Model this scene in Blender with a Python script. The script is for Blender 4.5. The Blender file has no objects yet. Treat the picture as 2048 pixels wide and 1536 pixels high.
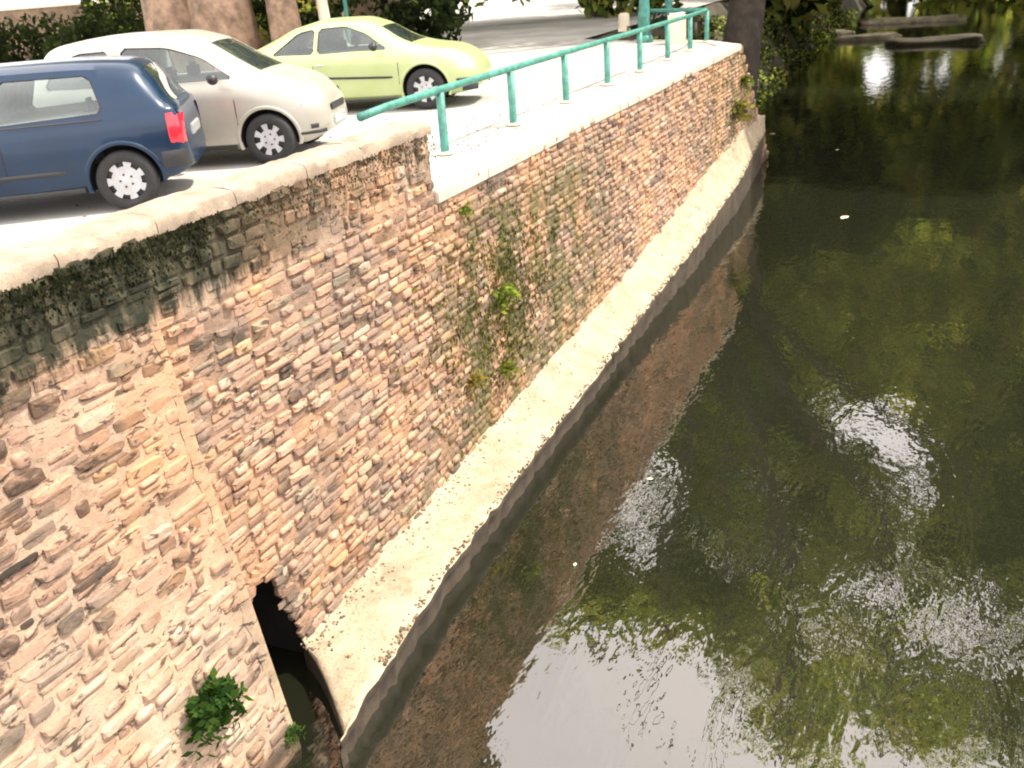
import bpy, bmesh, math, random
import numpy as np
from mathutils import Vector, Matrix
random.seed(7); rng = np.random.default_rng(11)
R = math.radians
SC = bpy.context.scene
COL = SC.collection
# ------------------------------------------------------------------ camera
# world: X = away from the wall towards the river, Y = along the wall, Z = up, quay level z = 0
cd = bpy.data.cameras.new('camera'); cam = bpy.data.objects.new('camera', cd); COL.objects.link(cam)
row = [(0.9138705, 0.39936245, -0.07314607), (0.09848144, -0.39282267, -0.91432585), (-0.39388084, 0.82837189, -0.39831884)]
M = Matrix(((row[0][0], -row[1][0], -row[2][0], 4.454), (row[0][1], -row[1][1], -row[2][1], 0), (row[0][2], -row[1][2], -row[2][2], 1.9), (0, 0, 0, 1)))
cam.matrix_world = M
cd.sensor_width = 36; cd.sensor_fit = 'HORIZONTAL'; cd.lens = 1900 / 2048 * 36
cd.clip_start = .05; cd.clip_end = 2000
cd.dof.use_dof = True; cd.dof.focus_distance = 7.5; cd.dof.aperture_fstop = 2.6
SC.camera = cam
# ------------------------------------------------------------------ sky and sun
SUN_EL, SUN_AZ = 60, 56          # azimuth measured from +Y towards +X
wd = bpy.data.worlds.new('World'); SC.world = wd; wd.use_nodes = True
wn = wd.node_tree; wn.nodes.clear()
def N(nt, t, **k):
    n = nt.nodes.new(t)
    for a, v in k.items(): setattr(n, a, v)
    return n
out = N(wn, 'ShaderNodeOutputWorld'); bg = N(wn, 'ShaderNodeBackground'); sky = N(wn, 'ShaderNodeTexSky')
sky.sky_type = 'NISHITA'; sky.sun_disc = False; sky.sun_elevation = R(SUN_EL); sky.sun_rotation = R(SUN_AZ)
sky.dust_density = 4; sky.air_density = 1.2; sky.ozone_density = .6
bg.inputs['Strength'].default_value = .15
tc = N(wn, 'ShaderNodeTexCoord'); cn = N(wn, 'ShaderNodeTexNoise'); cn.inputs['Scale'].default_value = 2.2; cn.inputs['Detail'].default_value = 5
cr = N(wn, 'ShaderNodeMapRange'); cr.inputs[1].default_value = .3; cr.inputs[2].default_value = .6; cr.inputs[3].default_value = .55; cr.inputs[4].default_value = .95
cm = N(wn, 'ShaderNodeMix', data_type='RGBA'); cm.inputs[7].default_value = (15, 14, 13.8, 1)
wn.links.new(tc.outputs['Generated'], cn.inputs['Vector']); wn.links.new(cn.outputs['Fac'], cr.inputs[0]); wn.links.new(cr.outputs[0], cm.inputs[0])
wn.links.new(sky.outputs[0], cm.inputs[6]); wn.links.new(cm.outputs[2], bg.inputs['Color']); wn.links.new(bg.outputs[0], out.inputs['Surface'])
sd = bpy.data.lights.new('sun', 'SUN'); sun = bpy.data.objects.new('sun', sd); COL.objects.link(sun)
sd.energy = 5; sd.angle = R(.6); sd.color = (1, .93, .8)
sdir = Vector((math.cos(R(SUN_EL)) * math.sin(R(SUN_AZ)), math.cos(R(SUN_EL)) * math.cos(R(SUN_AZ)), math.sin(R(SUN_EL))))
sun.rotation_euler = sdir.to_track_quat('Z', 'Y').to_euler(); sun.location = (20, 10, 40)
vs = SC.view_settings; vs.view_transform = 'Standard'; vs.look = 'None'; vs.gamma = 1; vs.exposure = .70; vs.use_curve_mapping = False
SC.cycles.filter_width = 2.0
SC.cycles.max_bounces = 6; SC.cycles.transparent_max_bounces = 8

# ------------------------------------------------------------------ helpers
def tag(o, label=None, cat=None, group=None, kind=None):
    if label: o['label'] = label
    if cat: o['category'] = cat
    if group: o['group'] = group
    if kind: o['kind'] = kind
    return o
def mesh(name, v, f, mat=None, smooth=False, tint=None):
    me = bpy.data.meshes.new(name); me.from_pydata([tuple(map(float, p)) for p in v], [], [tuple(map(int, q)) for q in f]); me.update()
    if mat: me.materials.append(mat)
    if smooth: me.polygons.foreach_set('use_smooth', [True] * len(me.polygons))
    return me
def ob(name, me, parent=None, loc=None, rot=None):
    o = bpy.data.objects.new(name, me); COL.objects.link(o)
    if parent: o.parent = parent
    if loc is not None: o.location = loc
    if rot is not None: o.rotation_euler = rot
    return o
def empty(name, loc=(0, 0, 0), rz=0, **k):
    o = ob(name, None, loc=loc, rot=(0, 0, rz)); o.empty_display_size = .2; return tag(o, **k)
def nmesh(name, V, F, mat, tint=None, smooth=False):
    """fast mesh of equal-size faces from numpy arrays; tint = per-vertex rgb"""
    me = bpy.data.meshes.new(name); k = F.shape[1]
    me.vertices.add(len(V)); me.vertices.foreach_set('co', V.astype(np.float32).ravel())
    me.loops.add(F.size); me.loops.foreach_set('vertex_index', F.astype(np.int32).ravel())
    me.polygons.add(len(F)); me.polygons.foreach_set('loop_start', np.arange(0, F.size, k, dtype=np.int32)); me.polygons.foreach_set('loop_total', np.full(len(F), k, dtype=np.int32))
    if smooth: me.polygons.foreach_set('use_smooth', np.ones(len(F), bool))
    me.update(calc_edges=True); me.validate()
    if tint is not None:
        a = me.color_attributes.new('tint', 'FLOAT_COLOR', 'POINT')
        a.data.foreach_set('color', np.concatenate([tint, np.ones((len(tint), 1))], 1).astype(np.float32).ravel())
    me.materials.append(mat); return me
def box(x0, x1, y0, y1, z0, z1, bev=0):
    bm = bmesh.new(); bmesh.ops.create_cube(bm, size=1)
    for v in bm.verts: v.co = Vector(((x0 + x1) / 2 + v.co.x * (x1 - x0), (y0 + y1) / 2 + v.co.y * (y1 - y0), (z0 + z1) / 2 + v.co.z * (z1 - z0)))
    if bev: bmesh.ops.bevel(bm, geom=bm.edges[:], offset=bev, segments=2, affect='EDGES')
    return bm
def bmo(name, bm, mat, parent=None, smooth=False, **k):
    me = bpy.data.meshes.new(name); bm.to_mesh(me); bm.free(); me.materials.append(mat)
    if smooth: me.polygons.foreach_set('use_smooth', [True] * len(me.polygons))
    return ob(name, me, parent, **k)
def tube(pts, rad, n=12, caps=True):
    """tapered tube along points -> v, f"""
    pts = [Vector(p) for p in pts]; rad = rad if hasattr(rad, '__len__') else [rad] * len(pts)
    v, f = [], []; ref = Vector((0.13, .2, 1))
    for i, p in enumerate(pts):
        d = (pts[min(i + 1, len(pts) - 1)] - pts[max(i - 1, 0)]).normalized()
        a = d.cross(ref if abs(d.dot(ref.normalized())) < .97 else Vector((1, 0, 0))).normalized(); b = d.cross(a)
        for k in range(n):
            t = 2 * math.pi * k / n; v.append(p + (a * math.cos(t) + b * math.sin(t)) * rad[i])
    for i in range(len(pts) - 1):
        for k in range(n):
            f.append((i * n + k, i * n + (k + 1) % n, (i + 1) * n + (k + 1) % n, (i + 1) * n + k))
    if caps: f.append(tuple(range(n))[::-1]); f.append(tuple(range((len(pts) - 1) * n, len(pts) * n)))
    return v, f
def grid(P, skip=None, wrap=False):
    """P[i][j] points -> verts, quads"""
    ni, nj = len(P), len(P[0]); v = [p for r in P for p in r]; f = []
    for i in range(ni - 1):
        for j in range(nj - 1 if not wrap else nj):
            if skip and skip(i, j): continue
            j2 = (j + 1) % nj
            f.append((i * nj + j, (i + 1) * nj + j, (i + 1) * nj + j2, i * nj + j2))
    return v, f

# ------------------------------------------------------------------ materials
def mat(name):
    m = bpy.data.materials.new(name); m.use_nodes = True; nt = m.node_tree; nt.nodes.clear()
    o = N(nt, 'ShaderNodeOutputMaterial'); b = N(nt, 'ShaderNodeBsdfPrincipled'); nt.links.new(b.outputs[0], o.inputs[0]); return m, nt, b
def noise(nt, scale, detail=4, rough=.6, vec=None, dist=0):
    n = N(nt, 'ShaderNodeTexNoise'); n.inputs['Scale'].default_value = scale; n.inputs['Detail'].default_value = detail; n.inputs['Roughness'].default_value = rough; n.inputs['Distortion'].default_value = dist
    if vec: nt.links.new(vec, n.inputs['Vector'])
    return n.outputs['Fac']
def mrange(nt, x, a, b, c=0., d=1.):
    n = N(nt, 'ShaderNodeMapRange', interpolation_type='SMOOTHSTEP'); nt.links.new(x, n.inputs[0])
    for i, v in enumerate((a, b, c, d)): n.inputs[i + 1].default_value = v
    return n.outputs[0]
def mth(nt, op, a, b=None):
    n = N(nt, 'ShaderNodeMath', operation=op)
    for i, x in enumerate((a, b)):
        if x is None: continue
        if isinstance(x, (int, float)): n.inputs[i].default_value = x
        else: nt.links.new(x, n.inputs[i])
    return n.outputs[0]
def mixc(nt, f, a, b, mode='MIX'):
    n = N(nt, 'ShaderNodeMix', data_type='RGBA', blend_type=mode)
    for i, x in ((0, f), (6, a), (7, b)):
        if isinstance(x, (int, float)): n.inputs[i].default_value = x
        elif isinstance(x, tuple): n.inputs[i].default_value = (*x[:3], 1)
        else: nt.links.new(x, n.inputs[i])
    return n.outputs[2]
def pos(nt):
    g = N(nt, 'ShaderNodeNewGeometry'); return g.outputs['Position']
def vscale(nt, v, s):
    n = N(nt, 'ShaderNodeVectorMath', operation='MULTIPLY'); nt.links.new(v, n.inputs[0]); n.inputs[1].default_value = s; return n.outputs[0]
def bump(nt, b, h, strength=.5, dist=.01):
    n = N(nt, 'ShaderNodeBump'); n.inputs['Strength'].default_value = strength; n.inputs['Distance'].default_value = dist
    nt.links.new(h, n.inputs['Height']); nt.links.new(n.outputs[0], b.inputs['Normal'])
def simple(name, col, rough=.6, var=.15, scale=6, metal=0, coat=0, bmp=0, grain=0):
    m, nt, b = mat(name); p = pos(nt)
    n1 = noise(nt, scale, 5, .65, p); c = mixc(nt, mrange(nt, n1, .3, .7), tuple(x * (1 - var) for x in col), tuple(min(1, x * (1 + var)) for x in col))
    if grain: c = mixc(nt, mrange(nt, noise(nt, 90, 2, .7, p), .35, .65, 0, grain), c, tuple(x * .5 for x in col))
    nt.links.new(c, b.inputs['Base Color']); b.inputs['Roughness'].default_value = rough; b.inputs['Metallic'].default_value = metal
    b.inputs['Coat Weight'].default_value = coat; b.inputs['Coat Roughness'].default_value = .05
    if bmp: bump(nt, b, noise(nt, scale * 8, 4, .7, p), .6, bmp)
    return m
# group that lays moss, algae, lime, dirt and painted crevice shade over a masonry colour, by place
G = bpy.data.node_groups.new('weathering', 'ShaderNodeTree')
G.interface.new_socket('Color', in_out='INPUT', socket_type='NodeSocketColor'); G.interface.new_socket('Color', in_out='OUTPUT', socket_type='NodeSocketColor')
gi = G.nodes.new('NodeGroupInput'); go = G.nodes.new('NodeGroupOutput'); gp = pos(G)
sx = N(G, 'ShaderNodeSeparateXYZ'); G.links.new(gp, sx.inputs[0]); X, Y, Z = sx.outputs
c = gi.outputs[0]
speck = noise(G, 55, 3, .75, gp); c = mixc(G, mrange(G, speck, .5, .72, 0, .45), c, mixc(G, .5, c, (.06, .045, .035)))
big = noise(G, .9, 4, .6, gp); c = mixc(G, mrange(G, big, .42, .66, 0, .5), c, (.62, .33, .17))            # warm orange patches
big2 = noise(G, 1.3, 4, .6, vscale(G, gp, (1, 1.1, .9))); c = mixc(G, mrange(G, big2, .56, .72, 0, .5), c, (.13, .11, .08))
# lime bloom low on the near wall
lim = mth(G, 'MULTIPLY', mrange(G, Z, -1.0, -2.1), mrange(G, Y, 4.6, 3.4)); lim = mth(G, 'MULTIPLY', lim, mrange(G, noise(G, 2.2, 5, .6, gp), .3, .6))
c = mixc(G, mth(G, 'MULTIPLY', lim, .6), c, (.58, .45, .33))
sm = mrange(G, noise(G, 7, 4, .7, vscale(G, gp, (1, .8, 1.6)), .6), .5, .66, 0, .3); c = mixc(G, sm, c, (.55, .355, .245))
pit = mrange(G, noise(G, 1, 4, .7, vscale(G, gp, (9, 6, 17)), .8), .555, .63, 0, .85); c = mixc(G, pit, c, (.05, .038, .03))  # near-black blots paint in the shade of crevices
# black green moss hanging below the parapet cap
st = noise(G, 1, 6, .7, vscale(G, gp, (5, 9, 2.0)))
reach = mth(G, 'MULTIPLY', mrange(G, Y, 8.2, 2.6, .12, 1), 1)
mz = mrange(G, mth(G, 'ADD', Z, mth(G, 'MULTIPLY', st, -.8)), -.43, -.24)
mo = mth(G, 'MULTIPLY', mz, mrange(G, Y, 7.2, 4.6)); mo = mth(G, 'MULTIPLY', mo, mrange(G, noise(G, 3.2, 5, .75, vscale(G, gp, (1, 1.3, .8))), .24, .36))
c = mixc(G, mth(G, 'MULTIPLY', mo, .96), c, (.016, .021, .012))
mo2 = mth(G, 'MULTIPLY', mrange(G, Z, -.1, .35), mrange(G, st, .45, .6)); mo2 = mth(G, 'MULTIPLY', mo2, mrange(G, Y, 8.6, 7.6))
c = mixc(G, mth(G, 'MULTIPLY', mo2, .75), c, (.09, .08, .05))
# damp olive algae below the railing
al = mth(G, 'MULTIPLY', mrange(G, Y, 7.2, 8.8), mrange(G, Y, 14.5, 11.0)); al = mth(G, 'MULTIPLY', al, mrange(G, Z, -.15, -.7)); al = mth(G, 'MULTIPLY', al, mrange(G, noise(G, 1.5, 5, .7, vscale(G, gp, (1, 1.3, .8))), .4, .56))
c = mixc(G, mth(G, 'MULTIPLY', al, .8), c, (.095, .095, .035))
al2 = mth(G, 'MULTIPLY', mrange(G, Y, 17, 21.5), mrange(G, noise(G, 2.5, 4, .7, gp), .42, .6)); c = mixc(G, mth(G, 'MULTIPLY', al2, .7), c, (.10, .095, .03))
foot = mth(G, 'MULTIPLY', mrange(G, Z, -2.2, -3.0), mrange(G, noise(G, 4, 5, .7, gp), .45, .62)); foot = mth(G, 'MULTIPLY', foot, mrange(G, Y, 4.2, 6.5)); c = mixc(G, mth(G, 'MULTIPLY', foot, .6), c, (.10, .095, .05))
wet = mrange(G, mth(G, 'ADD', Z, mth(G, 'MULTIPLY', noise(G, 3, 3, .6, gp), .15)), -2.98, -3.12); c = mixc(G, mth(G, 'MULTIPLY', wet, .8), c, (.055, .04, .025))
G.links.new(c, go.inputs[0])
def masonry(name, src, rough=.9, bs=.7, bd=.012):
    m, nt, b = mat(name); p = pos(nt)
    if src == 'object': n = N(nt, 'ShaderNodeObjectInfo'); col = n.outputs['Color']
    elif src == 'attr': n = N(nt, 'ShaderNodeAttribute', attribute_name='tint'); col = n.outputs['Color']
    else: col = mixc(nt, mrange(nt, noise(nt, 5, 5, .6, p), .3, .7), src[0], src[1])
    col = mixc(nt, mrange(nt, noise(nt, 26, 4, .7, p), .3, .7, 0, .45), col, mixc(nt, .55, col, (.06, .05, .04)))
    g = N(nt, 'ShaderNodeGroup'); g.node_tree = G; nt.links.new(col, g.inputs[0]); nt.links.new(g.outputs[0], b.inputs['Base Color'])
    b.inputs['Roughness'].default_value = rough; b.inputs['Specular IOR Level'].default_value = .2
    bump(nt, b, mth(nt, 'ADD', noise(nt, 30, 6, .75, p), mth(nt, 'MULTIPLY', noise(nt, 150, 2, .6, p), .4)), bs, bd)
    return m
M_stoneO = masonry('rubble_stone', 'object'); M_stoneA = masonry('rubble_stone_far', 'attr')
M_mortar = masonry('lime_mortar', ((.54, .39, .28), (.36, .25, .18)), bs=.9, bd=.02)
M_ledge = simple('ledge_concrete', (.41, .33, .225), .92, .25, 2.2, bmp=.02, grain=.6)
M_cap = simple('cap_mortar', (.31, .24, .175), .9, .35, 3, bmp=.014, grain=.5)
def ledge_stains():
    nt = M_ledge.node_tree; b = nt.nodes['Principled BSDF']; p = pos(nt); src = b.inputs['Base Color'].links[0].from_socket
    d_ = mrange(nt, noise(nt, 3.5, 6, .75, p), .52, .66, 0, .6); c_ = mixc(nt, d_, src, (.20, .15, .08)); c_ = mixc(nt, mrange(nt, noise(nt, 40, 3, .8, p), .56, .66, 0, .75), c_, (.09, .065, .04)); nt.links.new(c_, b.inputs['Base Color'])
ledge_stains()
M_coping = simple('coping_stone', (.52, .45, .35), .9, .12, 2, bmp=.006, grain=.15)
M_pave = simple('quay_paving', (.38, .365, .33), .92, .25, .5, bmp=.006, grain=.45)
M_earth = simple('bank_earth', (.05, .042, .026), .95, .4, 1.2, bmp=.03)
M_bed = simple('river_bed', (.05, .045, .03), .95, .3, .8)
M_joint = masonry('weathered_joint_mortar', ((.40, .27, .19), (.22, .155, .11)), bs=.9, bd=.02)
M_ridge = masonry('pale_ridge_mortar', ((.56, .42, .27), (.34, .25, .17)), bs=.9, bd=.02)
M_wet = simple('wet_stone', (.05, .036, .022), .7, .5, 4, bmp=.012)
M_void = simple('drain_shade', (.012, .01, .008), .95, .3, 3)  # near-black lining colour paints in the shade inside the drain
M_rail = simple('green_paint', (.05, .21, .165), .55, .35, 9, bmp=.002, grain=.35)
M_post = simple('pale_stone', (.66, .58, .44), .85, .12, 3, bmp=.006)
M_bark = simple('bark', (.15, .105, .075), .95, .55, 3.5, bmp=.03)
M_barkp = simple('plane_bark', (.27, .18, .12), .95, .5, 2.6, bmp=.02)
M_barkd = simple('dark_bark', (.045, .035, .025), .95, .4, 3.5, bmp=.03)
M_tyre = simple('tyre_rubber', (.02, .02, .02), .8, .2, 20)
M_trim = simple('black_trim', (.018, .018, .02), .5, .1, 10)
M_cabin = simple('cabin_lining', (.30, .30, .28), .8, .2, 8)
M_under = simple('underbody', (.012, .012, .012), .9, .2, 8)
M_alloy = simple('wheel_cover', (.42, .42, .43), .45, .1, 8, metal=.1)
M_red = simple('tail_light_red', (.62, .012, .03), .2, .1, 20, coat=.6)
M_lens = simple('head_light_lens', (.45, .47, .47), .15, .2, 30, coat=1)
M_seat = simple('seat_fabric', (.05, .05, .055), .9, .3, 30)
def paint(name, c, c2, rough=.35, metal=.5):
    m, nt, b = mat(name); p = pos(nt)
    nt.links.new(mixc(nt, mrange(nt, noise(nt, 3, 3, .5, p), .3, .7), c, c2), b.inputs['Base Color'])
    b.inputs['Metallic'].default_value = metal; b.inputs['Roughness'].default_value = rough; b.inputs['Coat Weight'].default_value = .35; b.inputs['Coat Roughness'].default_value = .06; b.inputs['Specular IOR Level'].default_value = .35
    return m
P_blue = paint('dark_blue_paint', (.001, .015, .042), (.001, .019, .052), .3, .1); P_white = paint('pale_beige_paint', (.40, .38, .33), (.36, .34, .29), .4, .3); P_green = paint('lime_green_paint', (.38, .45, .20), (.42, .48, .24), .35, .25)
m, nt, b = mat('car_glass'); nt.nodes.remove(b)
gl = N(nt, 'ShaderNodeBsdfGlossy'); gl.inputs['Roughness'].default_value = .03; gl.inputs['Color'].default_value = (.9, .97, .95, 1)
tr = N(nt, 'ShaderNodeBsdfTransparent'); tr.inputs['Color'].default_value = (.72, .8, .78, 1); mx = N(nt, 'ShaderNodeMixShader')
fr = N(nt, 'ShaderNodeFresnel'); fr.inputs['IOR'].default_value = 1.9; nt.links.new(fr.outputs[0], mx.inputs[0]); nt.links.new(tr.outputs[0], mx.inputs[1]); nt.links.new(gl.outputs[0], mx.inputs[2])
nt.links.new(mx.outputs[0], nt.nodes['Material Output'].inputs[0]); M_glass = m
m, nt, b = mat('dark_glass'); b.inputs['Base Color'].default_value = (.03, .04, .045, 1); b.inputs['Roughness'].default_value = .04; b.inputs['IOR'].default_value = 1.8; b.inputs['Coat Weight'].default_value = 1; M_dglass = m
# water: dark silty river with a strong mirror skin, ripples drawn out along the river
m, nt, b = mat('river_water'); p = pos(nt)
b.inputs['Base Color'].default_value = (.010, .011, .006, 1); b.inputs['Roughness'].default_value = .02; b.inputs['IOR'].default_value = 2.35; b.inputs['Specular Tint'].default_value = (1, .95, .9, 1)
h = mth(nt, 'ADD', noise(nt, 1, 3, .6, vscale(nt, p, (2.2, .9, 1)), .4), mth(nt, 'MULTIPLY', noise(nt, 1, 2, .6, vscale(nt, p, (9, 5, 1))), .22))
bump(nt, b, h, .30, .03); M_water = m
def leafmat(name, trans=.5):
    m, nt, b = mat(name); nt.nodes.remove(b)
    a = N(nt, 'ShaderNodeAttribute', attribute_name='tint'); d = N(nt, 'ShaderNodeBsdfDiffuse'); t = N(nt, 'ShaderNodeBsdfTranslucent'); x = N(nt, 'ShaderNodeMixShader'); x.inputs[0].default_value = trans
    nt.links.new(a.outputs['Color'], d.inputs[0]); nt.links.new(mixc(nt, 1., a.outputs['Color'], (2.2, 2.3, 1.2), 'MULTIPLY'), t.inputs[0])
    nt.links.new(d.outputs[0], x.inputs[1]); nt.links.new(t.outputs[0], x.inputs[2]); nt.links.new(x.outputs[0], nt.nodes['Material Output'].inputs[0]); return m
M_leaf = leafmat('leaf')

# ------------------------------------------------------------------ ground, water, river bed
def poly(name, pts, z, m, kind='structure'):
    return tag(ob(name, mesh(name, [(x, y, z) for x, y in pts], [tuple(range(len(pts)))], m)), kind=kind)
poly('ground', [(-.50, -30), (-.50, 22.4), (-1.1, 23.7), (-3.2, 25.1), (-5.1, 26.5), (-5.6, 60), (-8, 420), (-420, 420), (-420, -30)], 0, M_pave)
W_Z = -3.3
poly('river_water', [(-12, -40), (420, -40), (420, 500), (-12, 500)], W_Z, M_water)
poly('river_bed', [(-12, -40), (420, -40), (420, 500), (-12, 500)], -5.2, M_bed)
def bank(name, f, ys, prof, m):
    """terrain strip along the river; prof = list of (offset, z)"""
    P = [[(f(y) + o + .25 * math.sin(y * 1.3 + o) * (abs(o) > .3), y, z + .12 * math.sin(y * .9 + o * 2)) for o, z in prof] for y in ys]
    v, q = grid(P); return tag(ob(name, mesh(name, v, q, m, True)), kind='structure')
ys = list(np.linspace(-30, 60, 46)) + list(np.linspace(65, 420, 30))
bank('right_bank', lambda y: 11.5 + .02 * max(0, y) - 4.0 * (1 - math.exp(-max(0, y - 60) / 30)), ys, [(-1, -4.5), (0, -3.4), (1.5, -2.4), (5, -.8), (12, .1), (60, .4), (390, .5)], M_earth)
ys = list(np.linspace(24.2, 70, 36)) + list(np.linspace(75, 420, 24))
bank('left_bank', lambda y: -5.2 - .006 * (y - 26), ys, [(-.6, -.12), (.2, -.12), (.9, -.9), (1.6, -2.0), (2.1, -2.8), (2.6, -3.6), (3.1, -4.6)], M_earth)

# ------------------------------------------------------------------ masonry
def face_x(y, z):                       # plan position of the wall face
    return .015 + .115 * max(0., .18 - z) ** 1.08 if y < 4.2 and z < .18 else 0.
HOLE = [(4.36, -2.3), (4.50, -2.17), (4.66, -2.12), (4.80, -2.28), (4.88, -2.55), (4.98, -2.85), (5.12, -3.15), (5.12, -3.42), (4.36, -3.42)]
def inpoly(y, z, P, g=0):
    c_ = False; n = len(P)
    for i in range(n):
        (y1, z1), (y2, z2) = P[i], P[i - 1]
        if (z1 > z) != (z2 > z) and y < (y2 - y1) * (z - z1) / (z2 - z1) + y1: c_ = not c_
    return c_
def yend(z): return 22.57 + min(0, z) * -1.25
PAL = [((.40, .25, .17), 6), ((.46, .285, .20), 6), ((.34, .225, .165), 5), ((.27, .195, .15), 4), ((.19, .14, .11), 3), ((.09, .07, .055), 2.4), ((.26, .22, .16), 1.2), ((.44, .27, .15), 1), ((.47, .36, .27), 1.5)]
PW = np.array([w for _, w in PAL]); PW = PW / PW.sum(); PC = np.array([p_ for p_, _ in PAL])
def tints(n, dark=0.):
    i = rng.choice(len(PC), n, p=PW); return np.clip(PC[i] * rng.uniform(.8, 1.2, (n, 1)) * (1 - dark), .01, .9)
# stone shapes: unit blocks, face towards +X, 8-sided, rounded and uneven (about 40 triangles)
STV = []
for k in range(14):
    rr = random.Random(k); n = 8; ring = []
    for a in range(n):
        t = [.6, .97, 2.17, 2.54, 3.74, 4.11, 5.31, 5.68][a] + rr.uniform(-.12, .12); cx, cz = math.cos(t), math.sin(t)
        s = .5 / max(abs(cx), abs(cz)) * rr.uniform(.88, 1.02); ring.append((cx * s, cz * s))
    V = [(-.6, y * .97, z * .97) for y, z in ring] + [(.55 + rr.uniform(-.15, .15), y, z) for y, z in ring] + [(.92 + rr.uniform(-.22, .12), y * .86, z * .8) for y, z in ring] + [(1.0 + rr.uniform(-.15, .1), rr.uniform(-.1, .1), rr.uniform(-.1, .1))]
    F = []
    for lv in (0, 1):
        for a in range(n):
            b_ = (a + 1) % n; F += [(lv * n + a, lv * n + b_, (lv + 1) * n + b_), (lv * n + a, (lv + 1) * n + b_, (lv + 1) * n + a)]
    for a in range(n): F.append((16 + a, 16 + (a + 1) % n, 24))
    STV.append((np.array(V), np.array(F)))
STM = [mesh('stone', V, F, M_stoneO, False) for V, F in STV]
def courses(y0, y1, z0, z1, lmin, lmax, hmin, hmax, fn, yhi=None, gap=.022, keep=.95):
    """list of stones (x, y, z, length, height, depth)"""
    out_ = []; z = z1
    while z > z0:
        hgt = random.uniform(hmin, hmax); y = y0 - random.uniform(0, lmax)
        ph, am = random.uniform(0, 6), random.uniform(.003, .010)
        while y < y1 + lmax:
            L = random.uniform(lmin, lmax) * (1.25 if random.random() < .12 else 1)
            if random.random() < .1: L *= .55
            yc = y + L / 2; zc = z - hgt / 2 + am * math.sin(yc * 1.7 + ph); lim = yhi(zc) if yhi else y1
            if yc - L * .3 > y0 and yc + L * .3 < lim and random.random() < keep and not inpoly(yc, zc, HOLE):
                L2 = min(L, 2 * (lim - yc) + .02, 2 * (yc - y0) + .02)
                parts_ = [(zc, hgt)] if hgt < .095 or random.random() < .8 else [(zc + hgt * .25, hgt / 2), (zc - hgt * .25, hgt / 2)]
                for zz, hh in parts_:
                    out_.append((fn(yc, zz), yc, zz, max(.05, L2 - gap * random.uniform(.6, 1.6)), max(.03, hh * random.uniform(.70, .92)), random.choice([.008, .014, .020, .028, .040])))
            y += L
        z -= hgt
    return out_
CAMP = np.array([4.454, 0, 1.9])
def lay(stones, parent, dark=0, limit=272):
    S = np.array(stones); d = np.linalg.norm(S[:, :3] - CAMP, axis=1); size = np.sqrt(S[:, 3] * S[:, 4]) / d
    order = np.argsort(-size); T = tints(len(S), dark); T[rng.uniform(size=len(S)) < dark * 1.2] *= .3; rot = rng.normal(0, .018, (len(S), 3)); var = rng.integers(0, len(STM), len(S))
    for i in order[:limit]:
        x, y, z, L, H, D = S[i]
        o = ob('stone', STM[var[i]], parent); o.location = (x, y, z); o.scale = (D, L, H); o.rotation_euler = (rot[i][0], rot[i][1] * .5, rot[i][2] * .7); o.color = (*T[i], 1)
    rest = order[limit:]
    if len(rest):
        Vs, Fs, Ts = [], [], []; off = 0
        for i in rest:
            V, F = STV[var[i]]; x, y, z, L, H, D = S[i]; a = rot[i][0]; ca, sa = math.cos(a), math.sin(a)
            P = V * [D, L, H]; P = np.stack([P[:, 0], P[:, 1] * ca - P[:, 2] * sa, P[:, 1] * sa + P[:, 2] * ca], 1) + [x, y, z]
            Vs.append(P); Fs.append(F + off); Ts.append(np.repeat(T[i][None], len(V), 0)); off += len(V)
        o = ob('small_stones', nmesh('small_stones', np.concatenate(Vs), np.concatenate(Fs), M_stoneA, np.concatenate(Ts), False), parent); tag(o, kind='stuff')
def backing(y0, y1, z0, z1, fn, parent, step=.06, hole=False, yhi=None, name='mortar_face', m_=None):
    ny = int((y1 - y0) / step) + 1; nz = int((z1 - z0) / step) + 1
    Yg = np.linspace(y0, y1, ny); Zg = np.linspace(z0, z1, nz)
    P = []
    for y in Yg:
        r_ = []
        for z in Zg:
            yy = y if not yhi else min(y, yhi(z)); r_.append((fn(yy, z) + .002 + random.uniform(-.005, .005), yy, z))
        P.append(r_)
    sk = (lambda i, j: inpoly((Yg[i] + Yg[i + 1]) / 2, (Zg[j] + Zg[j + 1]) / 2, HOLE)) if hole else None
    v, f = grid(P, sk); f = [q[::-1] for q in f]
    return ob(name, mesh(name, v, f, m_ or M_mortar, True), parent)
# long embankment wall, from the near buttress to the far corner
ew = empty('river_wall', (0, 4.2, -3.4), label='long rubble stone embankment wall along the river under the green railing', cat='wall')
def loc0(p_):  # children keep world coordinates
    for ch in p_.children: ch.matrix_parent_inverse = p_.matrix_world.inverted() if False else Matrix.Translation(-p_.location)
st_ = courses(4.2, 26.5, -3.35, -.03, .11, .34, .066, .10, face_x, gap=.018, yhi=yend)
lay(st_, ew)
backing(4.2, 26.6, -3.6, 0, lambda y, z: 0, ew, .09, True, yend, m_=M_joint)
for i in range(24):
    t_ = i / 24 * 7; a_, b_ = HOLE[int(t_)], HOLE[int(t_) + 1]; u_ = t_ - int(t_); yh = a_[0] + (b_[0] - a_[0]) * u_ + random.uniform(-.02, .06); zh = a_[1] + (b_[1] - a_[1]) * u_ + random.uniform(-.01, .04)
    o = ob('stone', STM[i % 14], ew, (0, yh, zh)); o.scale = (.03, random.uniform(.10, .2), random.uniform(.06, .1)); o.rotation_euler = (random.uniform(-.3, .3), 0, 0); o.color = (*(tints(1)[0] * .7), 1)
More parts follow.
